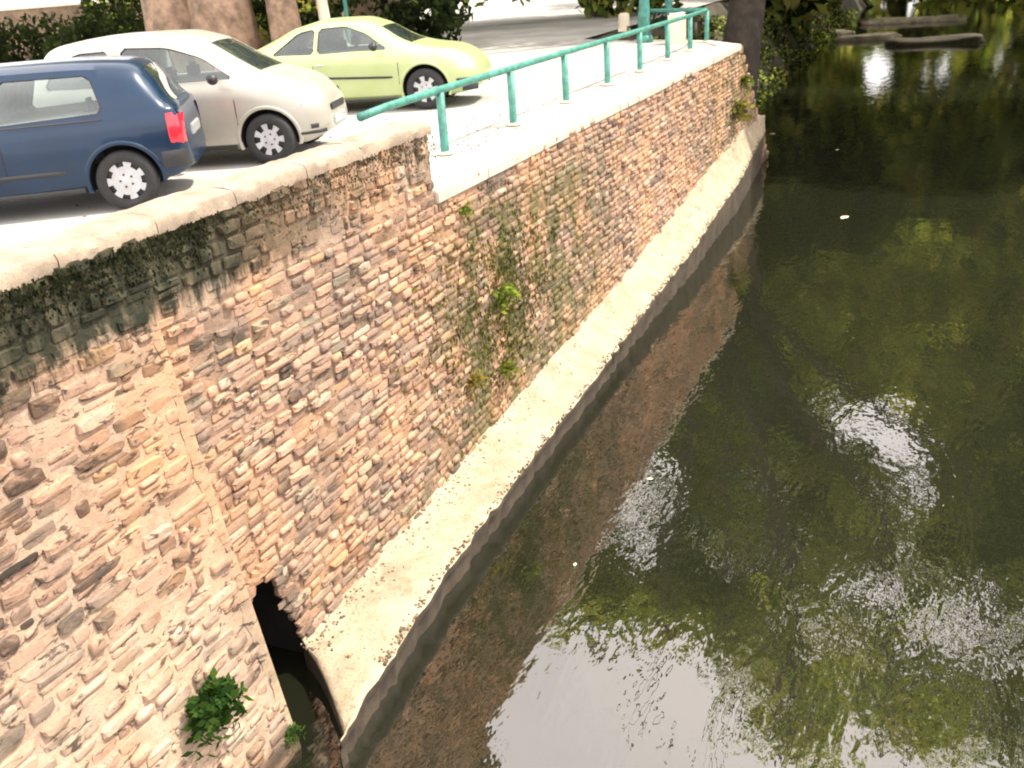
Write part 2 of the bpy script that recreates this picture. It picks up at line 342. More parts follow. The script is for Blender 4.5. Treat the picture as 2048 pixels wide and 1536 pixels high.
# quoins of the far corner
for i in range(14):
    z = -.12 - i * .235; o = ob('quoin', STM[i % 14], ew, (-.02, yend(z) + .0, z)); o.scale = (.06, .36 if i % 2 else .24, .2); cc = tints(1)[0]; o.color = (*cc, 1)
P = [[(x + (.03 * random.random()), yend(z) + .02 + .02 * random.random(), z) for z in np.linspace(-3.6, 0, 30)] for x in np.linspace(-3, 0.0, 16)]
v, f = grid(P); ob('end_face', mesh('end_face', v, f, M_mortar, True), ew)
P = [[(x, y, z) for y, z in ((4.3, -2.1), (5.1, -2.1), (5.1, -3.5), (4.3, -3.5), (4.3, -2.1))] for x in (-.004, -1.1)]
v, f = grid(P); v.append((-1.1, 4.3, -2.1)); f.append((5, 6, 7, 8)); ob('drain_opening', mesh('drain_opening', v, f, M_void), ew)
loc0(ew)
# near buttress / wing wall
bw = empty('wing_wall', (0, 1, -3.4), label='near battered wing wall of larger pale mortared stones in the left corner', cat='wall')
sb_ = courses(.8, 4.17, -3.4, .16, .12, .36, .08, .12, face_x, gap=.03, keep=.94)
lay(sb_, bw, .12); backing(.8, 4.2, -3.6, .2, face_x, bw, .06)
P = [[(face_x(4.1, z) * t_ + .004 - .02 * (1 - t_), 4.2 + .01 * random.random(), z) for t_ in (0, .5, 1)] for z in np.linspace(-3.6, .18, 50)]
v, f = grid(P); ob('side_face', mesh('side_face', v, f, M_mortar, True), bw)
P = []
for z in np.linspace(-3.5, .2, 60):
    a = .025 + .02 * math.sin(z * 5) + .012 * math.sin(z * 17) + random.uniform(-.014, .014); xx = face_x(4.1, z); P.append([(xx + .004, 4.2 - .06 - a, z), (xx + .015 + a * .4, 4.2 - .035, z), (xx + .02, 4.2 - .005, z), (xx - .03, 4.2 + .02, z)])
v, f = grid(P); ob('mortar_ridge', mesh('mortar_ridge', v, f, M_ridge, True), bw)
loc0(bw)
# parapet above the quay
pw = empty('parapet', (0, .8, 0), label='low mossy stone parapet with a pale mortar cap beside the parked cars', cat='parapet')
sp_ = courses(.8, 7.93, .0, .60, .12, .3, .09, .13, lambda y, z: 0.0)
sp_ = [s for s in sp_ if s[2] > (.2 if s[1] < 4.2 else 0)]
lay(sp_, pw); backing(.8, 7.95, -.02, .62, lambda y, z: 0, pw, .06)
P = [[(x, 7.95 + .01 * random.random(), z) for z in np.linspace(0, .62, 8)] for x in (0.0, -.15, -.3, -.42)]; v, f = grid(P); ob('end_face', mesh('end_face', v, f, M_mortar, True), pw)
P = [[(-.42, y, z) for z in np.linspace(-.02, .62, 8)] for y in np.linspace(.8, 7.95, 30)]; v, f = grid(P); ob('back_face', mesh('back_face', v, f, M_mortar, True), pw)
yy = .8
while yy < 7.9:
    L = min(random.uniform(.7, 1.1), 8.0 - yy)
    if 8.0 - yy - L < .3: L = 8.0 - yy
    n1, prof = 12, [(.028, .585), (.03, .62), (.012, .655), (-.06, .675), (-.2, .683), (-.34, .675), (-.42, .65), (-.445, .61), (-.44, .585)]
    P = [[(x + (random.uniform(-.008, .008)), yy + .004 + (L - .008) * i / n1, z + random.uniform(-.006, .006) - (.02 + .02 * random.random()) * (j == 0)) for j, (x, z) in enumerate(prof)] for i in range(n1 + 1)]
    v, f = grid(P); f.append(tuple(range(9))[::-1]); f.append(tuple(range(n1 * 9, n1 * 9 + 9))); cs_ = mesh('cap_slab', v, f, M_cap, True); cs_.set_sharp_from_angle(angle=R(40)); ob('cap_slab', cs_, pw); yy += L
loc0(pw)
# coping of the quay below the railing
cp = empty('quay_coping', (0, 8, 0), label='sunlit pale flat coping stones along the quay edge under the green railing', cat='coping')
yy = 7.97
while yy < 22.4:
    L = min(random.uniform(.9, 1.3), 22.6 - yy)
    if 22.6 - yy - L < .4: L = 22.6 - yy
    bm = box(-.498, .035 + random.uniform(-.01, .01), yy + .003, yy + L - .003, -.11, .012 + random.uniform(-.004, .004), .012); bmo('coping_stone', bm, M_coping, cp); yy += L
v = [(.03, 22.6, .012), (-.49, 22.6, .012), (-1.12, 23.75, .012), (-.98, 24.0, .012)]; v += [(x, y, -.12) for x, y, z in v]
ob('coping_stone', mesh('coping_stone', v, [(0, 1, 2, 3)[::-1], (0, 3, 7, 4)[::-1], (3, 2, 6, 7), (1, 0, 4, 5), (2, 1, 5, 6)], M_coping), cp)
v = [(-.98, 24.0, .01), (-1.12, 23.75, .01), (-3.3, 25.0, .01), (-3.1, 25.3, .01)]; v += [(x, y, -.6) for x, y, z in v]
ob('coping_stone', mesh('coping_stone', v, [(0, 1, 2, 3), (3, 2, 6, 7), (0, 3, 7, 4), (1, 0, 4, 5)], M_coping), cp)
loc0(cp)
# concrete ledge at the foot of the wall
YI, ZI = [4.2, 4.93, 7.1, 8.42, 10.22, 13.58, 18.04, 22.25, 25.0, 26], [-3.06, -3.04, -2.97, -2.88, -2.81, -2.64, -2.28, -1.95, -1.95, -2.1]
YO, XO, ZO = [4.2, 4.61, 6.12, 8.0, 10.9, 16.5, 21.5, 25.6, 26.2], [.92, .87, .71, .66, .57, .54, .38, .06, .0], [-3.02, -3.0, -3.0, -3.0, -3.0, -2.8, -2.6, -2.47, -2.5]
P = []; PR = []; nn = 190
for i in range(nn + 1):
    y = 4.12 + (26.1 - 4.12) * (i / nn) ** 1.25
    t0 = max(0., (4.95 - y) / .75); xi = .0 + .9 * min(1, t0) ** .8                       # inner edge breaks away into a tongue near the drain
    xo = np.interp(y, YO, XO) + .01 * math.sin(y * 1.3) + .008 * math.sin(y * 7.7 + 1) + .006 * math.sin(y * 19) + random.uniform(-.006, .006); zo = np.interp(y, YO, ZO); zi = np.interp(y, YI, ZI)
    xo = max(xo + (random.uniform(-.05, -.01) if random.random() < .07 else 0), xi + .02); r_ = [(xi, y, -3.6), (xi, y, zi - .03)] if t0 > 0 else [(xi - .01, y, -3.6), (xi - .01, y, zi + .05)]
    for k in range(7): s = k / 6; r_.append((xi + (xo - xi) * (.03 + .94 * s), y + random.uniform(-.01, .01), zi + (zo - zi) * s ** .8 + random.uniform(-.006, .006)))
    r_ += [(xo, y, zo - .02)]; P.append(r_); PR.append([(xo, y, zo - .02), (xo + .004, y, zo - .07), (xo - .03 + random.uniform(-.02, .02), y, min(zo - .12, -3.1)), (xo - .04 + random.uniform(-.02, .02), y, -3.25), (xo - .05, y, -3.7)])
v, f = grid(P)
lme = mesh('ledge', v, [q[::-1] for q in f], M_ledge, True); lme.materials.append(M_wet); nj_ = len(P[0]) - 1
for pi_, pl in enumerate(lme.polygons):
    if pi_ % nj_ == 0: pl.material_index = 1  # wet colour on the inner side also paints shade beside the drain
lg = tag(ob('ledge', lme), 'bright sunlit concrete ledge running along the foot of the river wall', 'ledge')

v, f = grid(PR); ob('wet_riser', mesh('wet_riser', v, [q[::-1] for q in f], M_wet, True), lg)
# ------------------------------------------------------------------ railing
ra = empty('railing', (-.85, 8, 0), label='teal green tubular railing on short posts along the quay edge', cat='railing')
RP = [(-.84, 9.84), (-.85, 11.85), (-.87, 13.9), (-.88, 15.9), (-.88, 17.8), (-.88, 19.75), (-.88, 21.6), (-.98, 23.6)]
v, f = tube([(0, 0, -.02), (0, 0, .02), (0, 0, .70)], [.055, .052, .05], 14); pm = mesh('post', v, f, M_rail, True)
v, f = tube([(0, 0, .0), (0, 0, .03)], [.10, .09], 16); fm = mesh('foot_plate', v, f, M_post, True)
for x, y in RP + [(-3.0, 24.95)]:
    o = ob('post', pm, ra, (x, y, 0)); o.rotation_euler = (random.uniform(-.012, .012), random.uniform(-.012, .012), 0); ob('foot_plate', fm, ra, (x, y, .012))
v, f = tube([(-.79, 8.08, .70), (-.80, 8.6, .72)] + [(x, y, .725) for x, y in RP[:-1]] + [(-.94, 23.35, .725), (-1.02, 23.62, .72), (-1.2, 23.8, .72), (-3.0, 24.95, .72), (-3.02, 24.97, .45)], .042, 14)
ob('handrail', mesh('handrail', v, f, M_rail, True), ra); loc0(ra)
for (x, y, r_, hgt, lab) in ((-2.72, 24.4, .13, 5.2, 'thick green pole at the far end of the railing'), (-3.15, 28.3, .11, 4.8, 'thinner green pole behind the far railing corner')):
    t = empty('green_pole', (x, y, 0), label=lab, cat='pole')
    v, f = tube([(0, 0, 0), (0, 0, .5), (0, 0, hgt)], [r_ * 1.15, r_, r_ * .8], 16); ob('shaft', mesh('shaft', v, f, M_rail, True), t)
    v, f = tube([(0, 0, 0), (0, 0, .12), (0, 0, .18)], [r_ * 1.6, r_ * 1.6, r_ * 1.1], 16); ob('collar', mesh('collar', v, f, M_rail, True), t)
t = empty('thin_pole', (-9.3, 21.2, 0), label='thin green pole rising behind the roof of the green car', cat='pole'); v, f = tube([(0, 0, 0), (0, 0, 4)], .05, 10); ob('shaft', mesh('shaft', v, f, M_rail, True), t)
v, f = tube([(0, 0, 0), (0, 0, .1)], .09, 10); ob('collar', mesh('collar', v, f, M_rail, True), t)
for (x, y, w, hgt, lab) in ((-4.67, 28.9, .32, .5, 'smaller pale stone bollard left of the thick green pole'), (-1.72, 23.7, .42, .68, 'larger pale stone bollard just inside the railing corner')):
    bm = box(-w / 2, w / 2, -w / 2, w / 2, 0, hgt, .04); t = bmo('bollard', bm, M_post, loc=(x, y, 0), rot=(0, 0, .3)); tag(t, lab, 'bollard')
    bm = box(-w * .56, w * .56, -w * .56, w * .56, -.01, .07, .01); bmo('plinth', bm, M_post, t)

# ------------------------------------------------------------------ cars
def pch(xs, ys_):
    xs = np.array(xs, float); ys_ = np.array(ys_, float); h_ = np.diff(xs); d_ = np.diff(ys_) / h_; m_ = np.zeros(len(xs)); m_[0] = d_[0]; m_[-1] = d_[-1]
    for i in range(1, len(xs) - 1):
        if d_[i - 1] * d_[i] > 0: w1 = 2 * h_[i] + h_[i - 1]; w2 = h_[i] + 2 * h_[i - 1]; m_[i] = (w1 + w2) / (w1 / d_[i - 1] + w2 / d_[i])
    def f_(x):
        x = np.clip(x, xs[0], xs[-1]); i = min(int(np.searchsorted(xs, x, 'right')) - 1, len(xs) - 2); t = (x - xs[i]) / h_[i]
        return float((2 * t ** 3 - 3 * t ** 2 + 1) * ys_[i] + (t ** 3 - 2 * t ** 2 + t) * h_[i] * m_[i] + (-2 * t ** 3 + 3 * t ** 2) * ys_[i + 1] + (t ** 3 - t ** 2) * h_[i] * m_[i + 1])
    return f_
def bool_cut(o, cutters):
    for c_ in cutters:
        m_ = o.modifiers.new('b', 'BOOLEAN'); m_.operation = 'DIFFERENCE'; m_.solver = 'EXACT'; m_.object = c_
        try: m_.material_mode = 'TRANSFER'
        except Exception: pass
    dg = bpy.context.evaluated_depsgraph_get(); me = bpy.data.meshes.new_from_object(o.evaluated_get(dg)); o.modifiers.clear(); o.data = me
    for c_ in cutters: bpy.data.objects.remove(c_, do_unlink=True)
def wheel(parent, x, y, r_, side, nsp, hole, rimr):
    w = empty('wheel', (x, y, r_)); w.parent = parent
    prof = [(.62, -.09), (.66, -.1), (.93, -.1), (.99, -.075), (1, 0), (.99, .075), (.93, .1), (.66, .1), (.62, .085)]
    P = [[(r_ * a * math.cos(t), d_, r_ * a * math.sin(t)) for a, d_ in prof] for t in np.linspace(0, 2 * math.pi, 41)]
    v, f = grid(P); ob('tyre', mesh('tyre', v, f, M_tyre, True), w)
    rr_ = [0, .08, .2, .34, .5, .62, .74, .86, .95, 1.0]; dz = [.085, .088, .08, .078, .08, .082, .085, .09, .096, .088]
    P = [[(rimr * a * math.cos(t), side * d_, rimr * a * math.sin(t)) for a, d_ in zip(rr_, dz)] for t in np.linspace(0, 2 * math.pi, nsp * 8 + 1)]
    v, f = grid(P, lambda i, j: (hole[0] <= j < hole[1]) and (i % 8) in hole[2]); ob('hub_cap', mesh('hub_cap', v, f, M_alloy, True), w)
    v, f = [], []
    for t in np.linspace(0, 2 * math.pi, 32, endpoint=False): v.append((rimr * math.cos(t), side * .055, rimr * math.sin(t)))
    ob('dark_backing', mesh('dark_backing', v, [tuple(range(32))], M_trim), w)  # black disc put in as the shade behind the hub cap holes
    for k in range(5):
        t = 2 * math.pi * k / 5; a, b_ = rimr * .27 * math.cos(t), rimr * .27 * math.sin(t); v, f = tube([(a, side * .07, b_), (a, side * .087, b_)], .011, 6); ob('wheel_nut', mesh('wheel_nut', v, f, M_trim), w)
    return w
def car(name, label, cat, loc, rz, pt, L0, L1, zt, zs, zb, hw, hr, wheels, tr, rw, archr, side, windows, hubs, group='cars parked side by side on the quay'):
    root = empty(name, loc, rz, label=label, cat=cat, group=group)
    def sect(x):
        Z, S, B, Wd, Rf = zt(x), min(zs(x), zt(x) - .02), zb(x), hw(x), hr(x); g = Z - S; mid = B + .5 * (S - B)
        k = min(1, g / .35)
        half = [(0, B), (.55 * Wd, B), (.86 * Wd, B + .015), (.955 * Wd, B + .08), (.985 * Wd, B + .18 * (S - B) + .04), (1.0 * Wd, mid), (.995 * Wd, B + .78 * (S - B)), (.972 * Wd, S - .03), (.945 * Wd, S)]
        a = np.array([.945 * Wd, S]); e = np.array([Rf, Z - .075 * k - .01 * (1 - k)])
        for t in (.25, .5, .75): q = a + (e - a) * t; q[0] += .035 * k * math.sin(math.pi * t); half.append(tuple(q))
        half += [tuple(e), (Rf - .06 * k - .03, Z - .03 * k - .004), (Rf * .72, Z - .012 * k), (Rf * .36, Z - .003), (0, Z)]
        return half
    xs = np.linspace(L0, L1, 73); xs = L0 + (L1 - L0) * (.5 - .5 * np.cos(np.pi * (xs - L0) / (L1 - L0))) * .35 + .65 * (xs - L0)
    rings = []
    for x in xs:
        h_ = sect(x); rings.append([(x, y, z) for y, z in h_] + [(x, -y, z) for y, z in h_[-2:0:-1]])
    v, f = grid(rings, wrap=True); n = len(rings[0]); f = [tuple(q) for q in f]
    f.append(tuple(range(n))); f.append(tuple(range(len(v) - n, len(v)))[::-1])
    me = mesh('body', v, f, pt, True); me.materials.append(M_under); me.materials.append(M_cabin)
    bm = bmesh.new(); bm.from_mesh(me); bmesh.ops.recalc_face_normals(bm, faces=bm.faces); bm.to_mesh(me); bm.free()
    body = ob('body', me, root)
    cut = []
    for wx in wheels:
        for sd_ in (-1, 1):
            vv, ff = tube([(wx, sd_ * .52, tr + .01), (wx, sd_ * 1.1, tr + .01)], archr, 36); cm_ = mesh('c', vv, ff, M_under)
            bm = bmesh.new(); bm.from_mesh(cm_); bmesh.ops.recalc_face_normals(bm, faces=bm.faces); bm.to_mesh(cm_); bm.free(); cut.append(ob('c', cm_))
    def sidey(x, z):
        h_ = sect(x); up = [(y, z_) for y, z_ in h_[3:13]]; zz = [z_ for _, z_ in up]; yy_ = [y for y, _ in up]; return float(np.interp(z, zz, yy_))
    def rnd(pts, k=3):
        pts = [Vector(p) for p in pts]
        for _ in range(k):
            q = []
            for i in range(len(pts)): a, b_ = pts[i], pts[(i + 1) % len(pts)]; d_ = (b_ - a); m_ = min(.25, .05 / max(d_.length, 1e-6)); q += [a + d_ * m_, b_ - d_ * m_]
            pts = q
            break
        return pts
    for W_ in windows:
        pts = rnd([(x, z) for x, z in W_]); n_ = len(pts)
        vv = [(p[0], -1.2, p[1]) for p in pts] + [(p[0], 1.2, p[1]) for p in pts]; ff = [tuple(range(n_)), tuple(range(n_, 2 * n_))[::-1]] + [(i, i + n_, (i + 1) % n_ + n_, (i + 1) % n_) for i in range(n_)]
        cm_ = mesh('c', vv, ff, M_cabin); bm = bmesh.new(); bm.from_mesh(cm_); bmesh.ops.recalc_face_normals(bm, faces=bm.faces); bm.to_mesh(cm_); bm.free(); cut.append(ob('c', cm_))
    body.parent = None; bpy.context.view_layer.update(); bool_cut(body, cut); body.parent = root
    bme = body.data; bme.polygons.foreach_set('use_smooth', [True] * len(bme.polygons))
    try: bme.set_sharp_from_angle(angle=R(32))
    except Exception: pass
    for W_ in windows:
        pts = rnd([(x, z) for x, z in W_])
        for sd_ in (-1, 1):
            vv = [(p[0], sd_ * (sidey(p[0], p[1]) - .012), p[1]) for p in pts]; c0 = sum((Vector(q) for q in vv), Vector()) / len(vv); c0.y = sd_ * (sidey(c0.x, c0.z) - .012)
            ff = [(i, (i + 1) % len(vv), len(vv)) for i in range(len(vv))]; vv.append(tuple(c0)); pane = ob('side_window', mesh('side_window', vv, ff, M_glass, True), root)
            ring_o = [Vector((p[0], sd_ * (sidey(p[0], p[1]) + .004), p[1])) for p in pts]; c2 = Vector((c0.x, 0, c0.z)); P = []
            for q in ring_o + ring_o[:1]:
                d_ = Vector((c2.x - q.x, 0, c2.z - q.z)).normalized() * .016; P.append([tuple(q - d_ * .2), tuple(q + d_ + Vector((0, -sd_ * .012, 0)))])
            vv, ff = grid(P); ob('window_seal', mesh('window_seal', vv, ff, M_trim, True), pane)
    # panels that follow the body surface on one or both sides
    def ribbon(nm, x0, x1, z0, z1, m_, off=.006, sides=(-1, 1), nx=14, nz=5, par=root, fz=None):
        r = []
        for sd_ in sides:
            P = [[(x, sd_ * (sidey(x, z) + off * (1 if 0 < j < nz - 1 and 0 < i < nx - 1 else -.3)), z) for j, z in enumerate(np.linspace(*(fz(x) if fz else (z0, z1)), nz))] for i, x in enumerate(np.linspace(x0, x1, nx))]
            vv, ff = grid(P); r.append(ob(nm, mesh(nm, vv, ff, m_, True), par))
        return r
    def across(nm, x0, x1, m_, s0=.5, off=.006, nx=10):   # glass or lamp across the nose/tail/roof, following the top surface
        P = []
        for x in np.linspace(x0, x1, nx):
            h_ = sect(x)[12:]; yy_ = [(y, z) for y, z in h_]; line = [(y * s0 / max(yy_[0][0], 1e-6) * yy_[0][0] if False else y * s0, z) for y, z in yy_]
            P.append([(x, y, z + off) for y, z in line] + [(x, -y, z + off) for y, z in line[-2::-1]])
        vv, ff = grid(P); return ob(nm, mesh(nm, vv, ff, m_, True), root)
    for wx in wheels:
        for sd_ in (-1, 1): wheel(root, wx, sd_ * (hw(wx) - .115), tr, sd_, *hubs, rw)
        for sd_ in (-1, 1):                                # rolled arch lip
            P = []
            for t in np.linspace(-.32, math.pi + .32, 30):
                q = []
                for rr_, o_ in ((archr - .012, -.02), (archr - .006, .006), (archr + .028, .008), (archr + .036, -.004)):
                    x = wx + rr_ * math.cos(t); z = tr + .01 + rr_ * math.sin(t); q.append((x, sd_ * (sidey(x, max(z, zb(x) + .02)) + o_), max(z, zb(x) + .01)))
                P.append(q)
            vv, ff = grid(P); ob('wheel_arch', mesh('wheel_arch', vv, ff, pt, True), root)
    return root, ribbon, across, sidey, sect
def place(contact, rz, wx, wy):
    return (contact[0] - (wx * math.cos(rz) - wy * math.sin(rz)), contact[1] - (wx * math.sin(rz) + wy * math.cos(rz)), 0)
def mirror(root, x, y, z, m_, sd_):
    bm = bmesh.new(); bmesh.ops.create_uvsphere(bm, u_segments=12, v_segments=8, radius=1)
    for v_ in bm.verts: v_.co = Vector((v_.co.x * .07 - .02 * v_.co.y, v_.co.y * .10, v_.co.z * .065))
    bmo('door_mirror', bm, m_, root, True, loc=(x, y + sd_ * .1, z))
def seats(root, xs_, w=.5, z0=.45, z1=1.12):
    for x in xs_:
        for sd_ in (-1, 1):
            bm = box(x - .09, x + .07, sd_ * .36 - w / 2, sd_ * .36 + w / 2, z0, z1 - .2, .05); s_ = bmo('seat', bm, M_seat, root, True)
            bm = box(x - .08, x + .02, sd_ * .36 - .13, sd_ * .36 + .13, z1 - .19, z1, .04); bmo('headrest', bm, M_seat, s_, True)
# dark blue hatchback, faces left
rz = R(214); tr = .29
lc = place((-2.9, 7.05), rz, -1.25, .70)
blue, rib, acr, sy, se = car('blue_hatchback', 'dark blue hatchback with a red tail light, nearest car at the left edge', 'car', lc, rz, P_blue, -1.885, 1.885,
    pch([-1.885, -1.87, -1.82, -1.76, -1.62, -1.5, -1.35, -.8, -.1, .35, .95, 1.1, 1.6, 1.8, 1.885], [.5, .80, .93, .99, 1.22, 1.345, 1.38, 1.415, 1.42, 1.38, 1.02, .955, .85, .73, .52]),
    pch([-1.885, -1.8, -1.2, .9, 1.5, 1.885], [.8, .93, .92, .86, .78, .6]), pch([-1.885, -1.7, -1.2, 1.2, 1.7, 1.885], [.34, .26, .2, .18, .2, .32]),
    pch([-1.885, -1.84, -1.7, -1.2, 0, 1.2, 1.7, 1.885], [.56, .68, .765, .81, .82, .81, .74, .52]), pch([-1.885, -1.8, -1.5, -1, .3, .95, 1.5, 1.885], [.50, .58, .585, .61, .61, .66, .68, .46]),
    (-1.25, 1.22), tr, .225, .345, 1, [[(-1.18, .94), (-.10, .90), (.02, 1.30) if False else (-.27, 1.29), (-1.10, 1.28)], [(.03, .90), (.78, .93), (.32, 1.26), (-.13, 1.29)]], (7, (5, 8, (2, 3, 4, 5))))
rib('tail_light', -1.868, -1.725, .56, .93, M_red, .016, fz=lambda x: (.58, .92 if x > -1.8 else .86))
acr('rear_window', -1.79, -1.56, M_dglass, .82, .008); acr('windscreen', .42, .98, M_dglass, .9)
rib('rear_bumper', -1.875, -1.62, .36, .54, M_trim, .014); rib('side_moulding', -.75, 1.0, .40, .45, M_trim, .012)
rib('waistline_seal', -1.2, .85, .872, .89, M_trim, .006)
rib('door_seam', -.20, -.186, .26, .89, M_under, .003, nx=4); rib('door_seam', 1.0, 1.014, .28, .86, M_under, .003, nx=4)
for s_ in rib('door_handle', -.02 - .1, .04, .70, .735, M_alloy, .02, nx=6): pass
rib('sill_trim', -.85, .82, .215, .26, M_trim, .006)
mirror(blue, .68, .84, .93, M_trim, 1); mirror(blue, .68, -.84, .93, M_trim, -1)
bm = box(-1.9, -1.86, -.26, .26, .60, .71, .01); bmo('number_plate', bm, M_lens, blue)
seats(blue, (.0, -.95), z1=1.06)
bm = box(-1.7, -1.25, -.6, .6, .93, .955, .01); bmo('parcel_shelf', bm, M_seat, blue)
# pale rounded hatchback, faces right
rz = R(19); tr = .29
lc = place((-2.85, 9.3), rz, 1.2, -.72)
white, rib, acr, sy, se = car('beige_hatchback', 'pale beige rounded hatchback in the middle, facing right between the other cars', 'car', lc, rz, P_white, -1.86, 1.86,
    pch([-1.86, -1.84, -1.78, -1.62, -1.45, -1.2, -.6, 0, .45, .85, 1.15, 1.3, 1.55, 1.75, 1.83, 1.86], [.5, .85, 1.02, 1.22, 1.42, 1.49, 1.54, 1.53, 1.43, 1.2, 1.035, .99, .90, .76, .64, .5]),
    pch([-1.86, -1.5, -.4, .8, 1.3, 1.86], [.9, .98, .95, .92, .86, .6]), pch([-1.86, -1.6, -1.2, 1.2, 1.6, 1.86], [.34, .24, .19, .18, .2, .32]),
    pch([-1.86, -1.8, -1.55, -1.1, 0, 1.1, 1.5, 1.75, 1.86], [.5, .65, .78, .82, .83, .825, .75, .60, .42]), pch([-1.86, -1.6, -1, 0, .5, 1.1, 1.5, 1.86], [.42, .5, .57, .585, .58, .62, .60, .36]),
    (-1.23, 1.2), tr, .225, .345, -1, [[(-1.42, 1.0), (-.62, .99), (-.60, 1.38), (-1.0, 1.37), (-1.30, 1.22)], [(-.46, .98), (.88, .99), (.50, 1.24), (.1, 1.37), (-.44, 1.40)]], (7, (4, 8, (2, 3, 4, 5))))
rib('head_light', 1.60, 1.80, .60, .74, M_lens, .012, fz=lambda x: (.62, .78 - (x - 1.6) * .3)); rib('front_bumper', 1.55, 1.82, .30, .34, M_trim, .01)
rib('tail_light', -1.84, -1.74, .72, 1.0, M_red, .012); acr('windscreen', .55, 1.12, M_dglass, .88); acr('rear_window', -1.74, -1.46, M_dglass, .8)
rib('door_seam', -.53, -.516, .26, .96, M_under, .003, nx=4); rib('door_seam', .86, .874, .28, .9, M_under, .003, nx=4)
rib('door_handle', -.46, -.32, .80, .83, M_alloy, .02, nx=6); rib('fog_lamp', 1.68, 1.76, .36, .42, M_trim, .01); rib('sill_trim', -.82, .8, .2, .25, M_trim, .006)
mirror(white, .72, -.87, 1.02, M_trim, -1); mirror(white, .72, .87, 1.02, M_trim, 1)
bm = box(1.845, 1.87, -.3, .3, .52, .6, .01); bmo('grille', bm, M_trim, white); bm = box(1.85, 1.885, -.26, .26, .36, .46, .01); bmo('number_plate', bm, M_lens, white)
seats(white, (.0, -.95), z1=1.14)
# lime green coupe, faces right
rz = R(15); tr = .31
lc = place((-3.05, 13.55), rz, 1.32, -.76)
green, rib, acr, sy, se = car('green_coupe', 'lime green coupe with a black side strip, farthest of the parked cars', 'car', lc, rz, P_green, -2.2, 2.15,
    pch([-2.2, -2.18, -2.05, -1.7, -1.2, -.75, -.25, .2, .5, 1.0, 1.25, 1.7, 1.98, 2.1, 2.15], [.5, .82, .93, .97, 1.14, 1.32, 1.405, 1.395, 1.31, 1.03, .955, .88, .76, .64, .5]),
    pch([-2.2, -1.8, -.4, 1.0, 1.6, 2.15], [.82, .91, .90, .86, .78, .56]), pch([-2.2, -1.9, -1.3, 1.3, 1.9, 2.15], [.36, .26, .19, .17, .2, .30]),
    pch([-2.2, -2.12, -1.85, -1.3, 0, 1.3, 1.75, 2.02, 2.15], [.6, .74, .83, .875, .88, .87, .8, .66, .48]), pch([-2.2, -1.8, -1.2, -.5, .3, 1, 1.6, 2.15], [.58, .62, .58, .58, .58, .68, .68, .42]),
    (-1.25, 1.32), tr, .235, .37, -1, [[(-1.12, .935), (-.42, .925), (-.40, 1.28), (-.68, 1.24)], [(-.36, .925), (.78, .93), (.42, 1.17), (.1, 1.29), (-.34, 1.28)]], (7, (4, 8, (2, 3, 4, 5))))
rib('side_strip', -1.0, .86, .52, .56, M_trim, .014, fz=lambda x: (.53 - .04 * x, .57 - .04 * x)); rib('head_light', 1.86, 2.06, .58, .70, M_lens, .012, fz=lambda x: (.56, .70 - (x - 1.86) * .3))
rib('front_bumper', 1.8, 2.12, .40, .44, M_trim, .012); rib('air_intake', 1.88, 2.1, .24, .33, M_trim, .008)
rib('tail_light', -2.17, -2.02, .66, .84, M_red, .012); acr('windscreen', .62, 1.1, M_dglass, .88); acr('rear_window', -1.3, -.8, M_dglass, .85)
rib('door_seam', -.44, -.426, .26, .9, M_under, .003, nx=4); rib('door_seam', .92, .934, .28, .86, M_under, .003, nx=4); rib('door_handle', -.4, -.26, .74, .77, M_alloy, .02, nx=6)
rib('sill_trim', -.86, .88, .18, .215, M_trim, .006)
mirror(green, .62, -.93, .99, M_trim, -1); mirror(green, .62, .93, .99, M_trim, 1); seats(green, (-.05,), z1=1.12)

# ------------------------------------------------------------------ vegetation
def leaves(centres, radii, per, size, cols, flat=.8, dens=None, keepfn=None):
    Vs, Ts = [], []
    for c_, r_ in zip(centres, radii):
        n = int(per * (r_ / 1.0) ** 2) + 4; d_ = rng.normal(size=(n, 3)); d_ /= np.linalg.norm(d_, axis=1)[:, None]; rad = r_ * rng.uniform(.25, 1, (n, 1)) ** .45
        p = np.array(c_) + d_ * rad * [1, 1, flat]; s = size * rng.uniform(.6, 1.5, (n, 1))
        a = rng.normal(size=(n, 3)); a /= np.linalg.norm(a, axis=1)[:, None]; b_ = np.cross(a, rng.normal(size=(n, 3))); b_ /= np.linalg.norm(b_, axis=1)[:, None]
        if keepfn is not None: k = keepfn(p); p, s, a, b_ = p[k], s[k], a[k], b_[k]; n = len(p)
        q = np.stack([p - a * s, p - b_ * s * .55, p + a * s, p + b_ * s * .55], 1); Vs.append(q.reshape(-1, 3))
        cc = np.array(cols)[rng.integers(0, len(cols), n)] * rng.uniform(.65, 1.35, (n, 1)); Ts.append(np.repeat(cc, 4, 0))
    V = np.concatenate(Vs); T = np.concatenate(Ts); F = np.arange(len(V)).reshape(-1, 4); return V, F, T
LG = [(.24, .28, .08), (.16, .20, .06), (.34, .34, .1), (.08, .11, .04), (.30, .27, .1)]
LD = [(.02, .03, .013), (.03, .04, .016), (.016, .02, .012)]
LB = [(.12, .16, .03), (.08, .11, .025), (.16, .18, .04)]
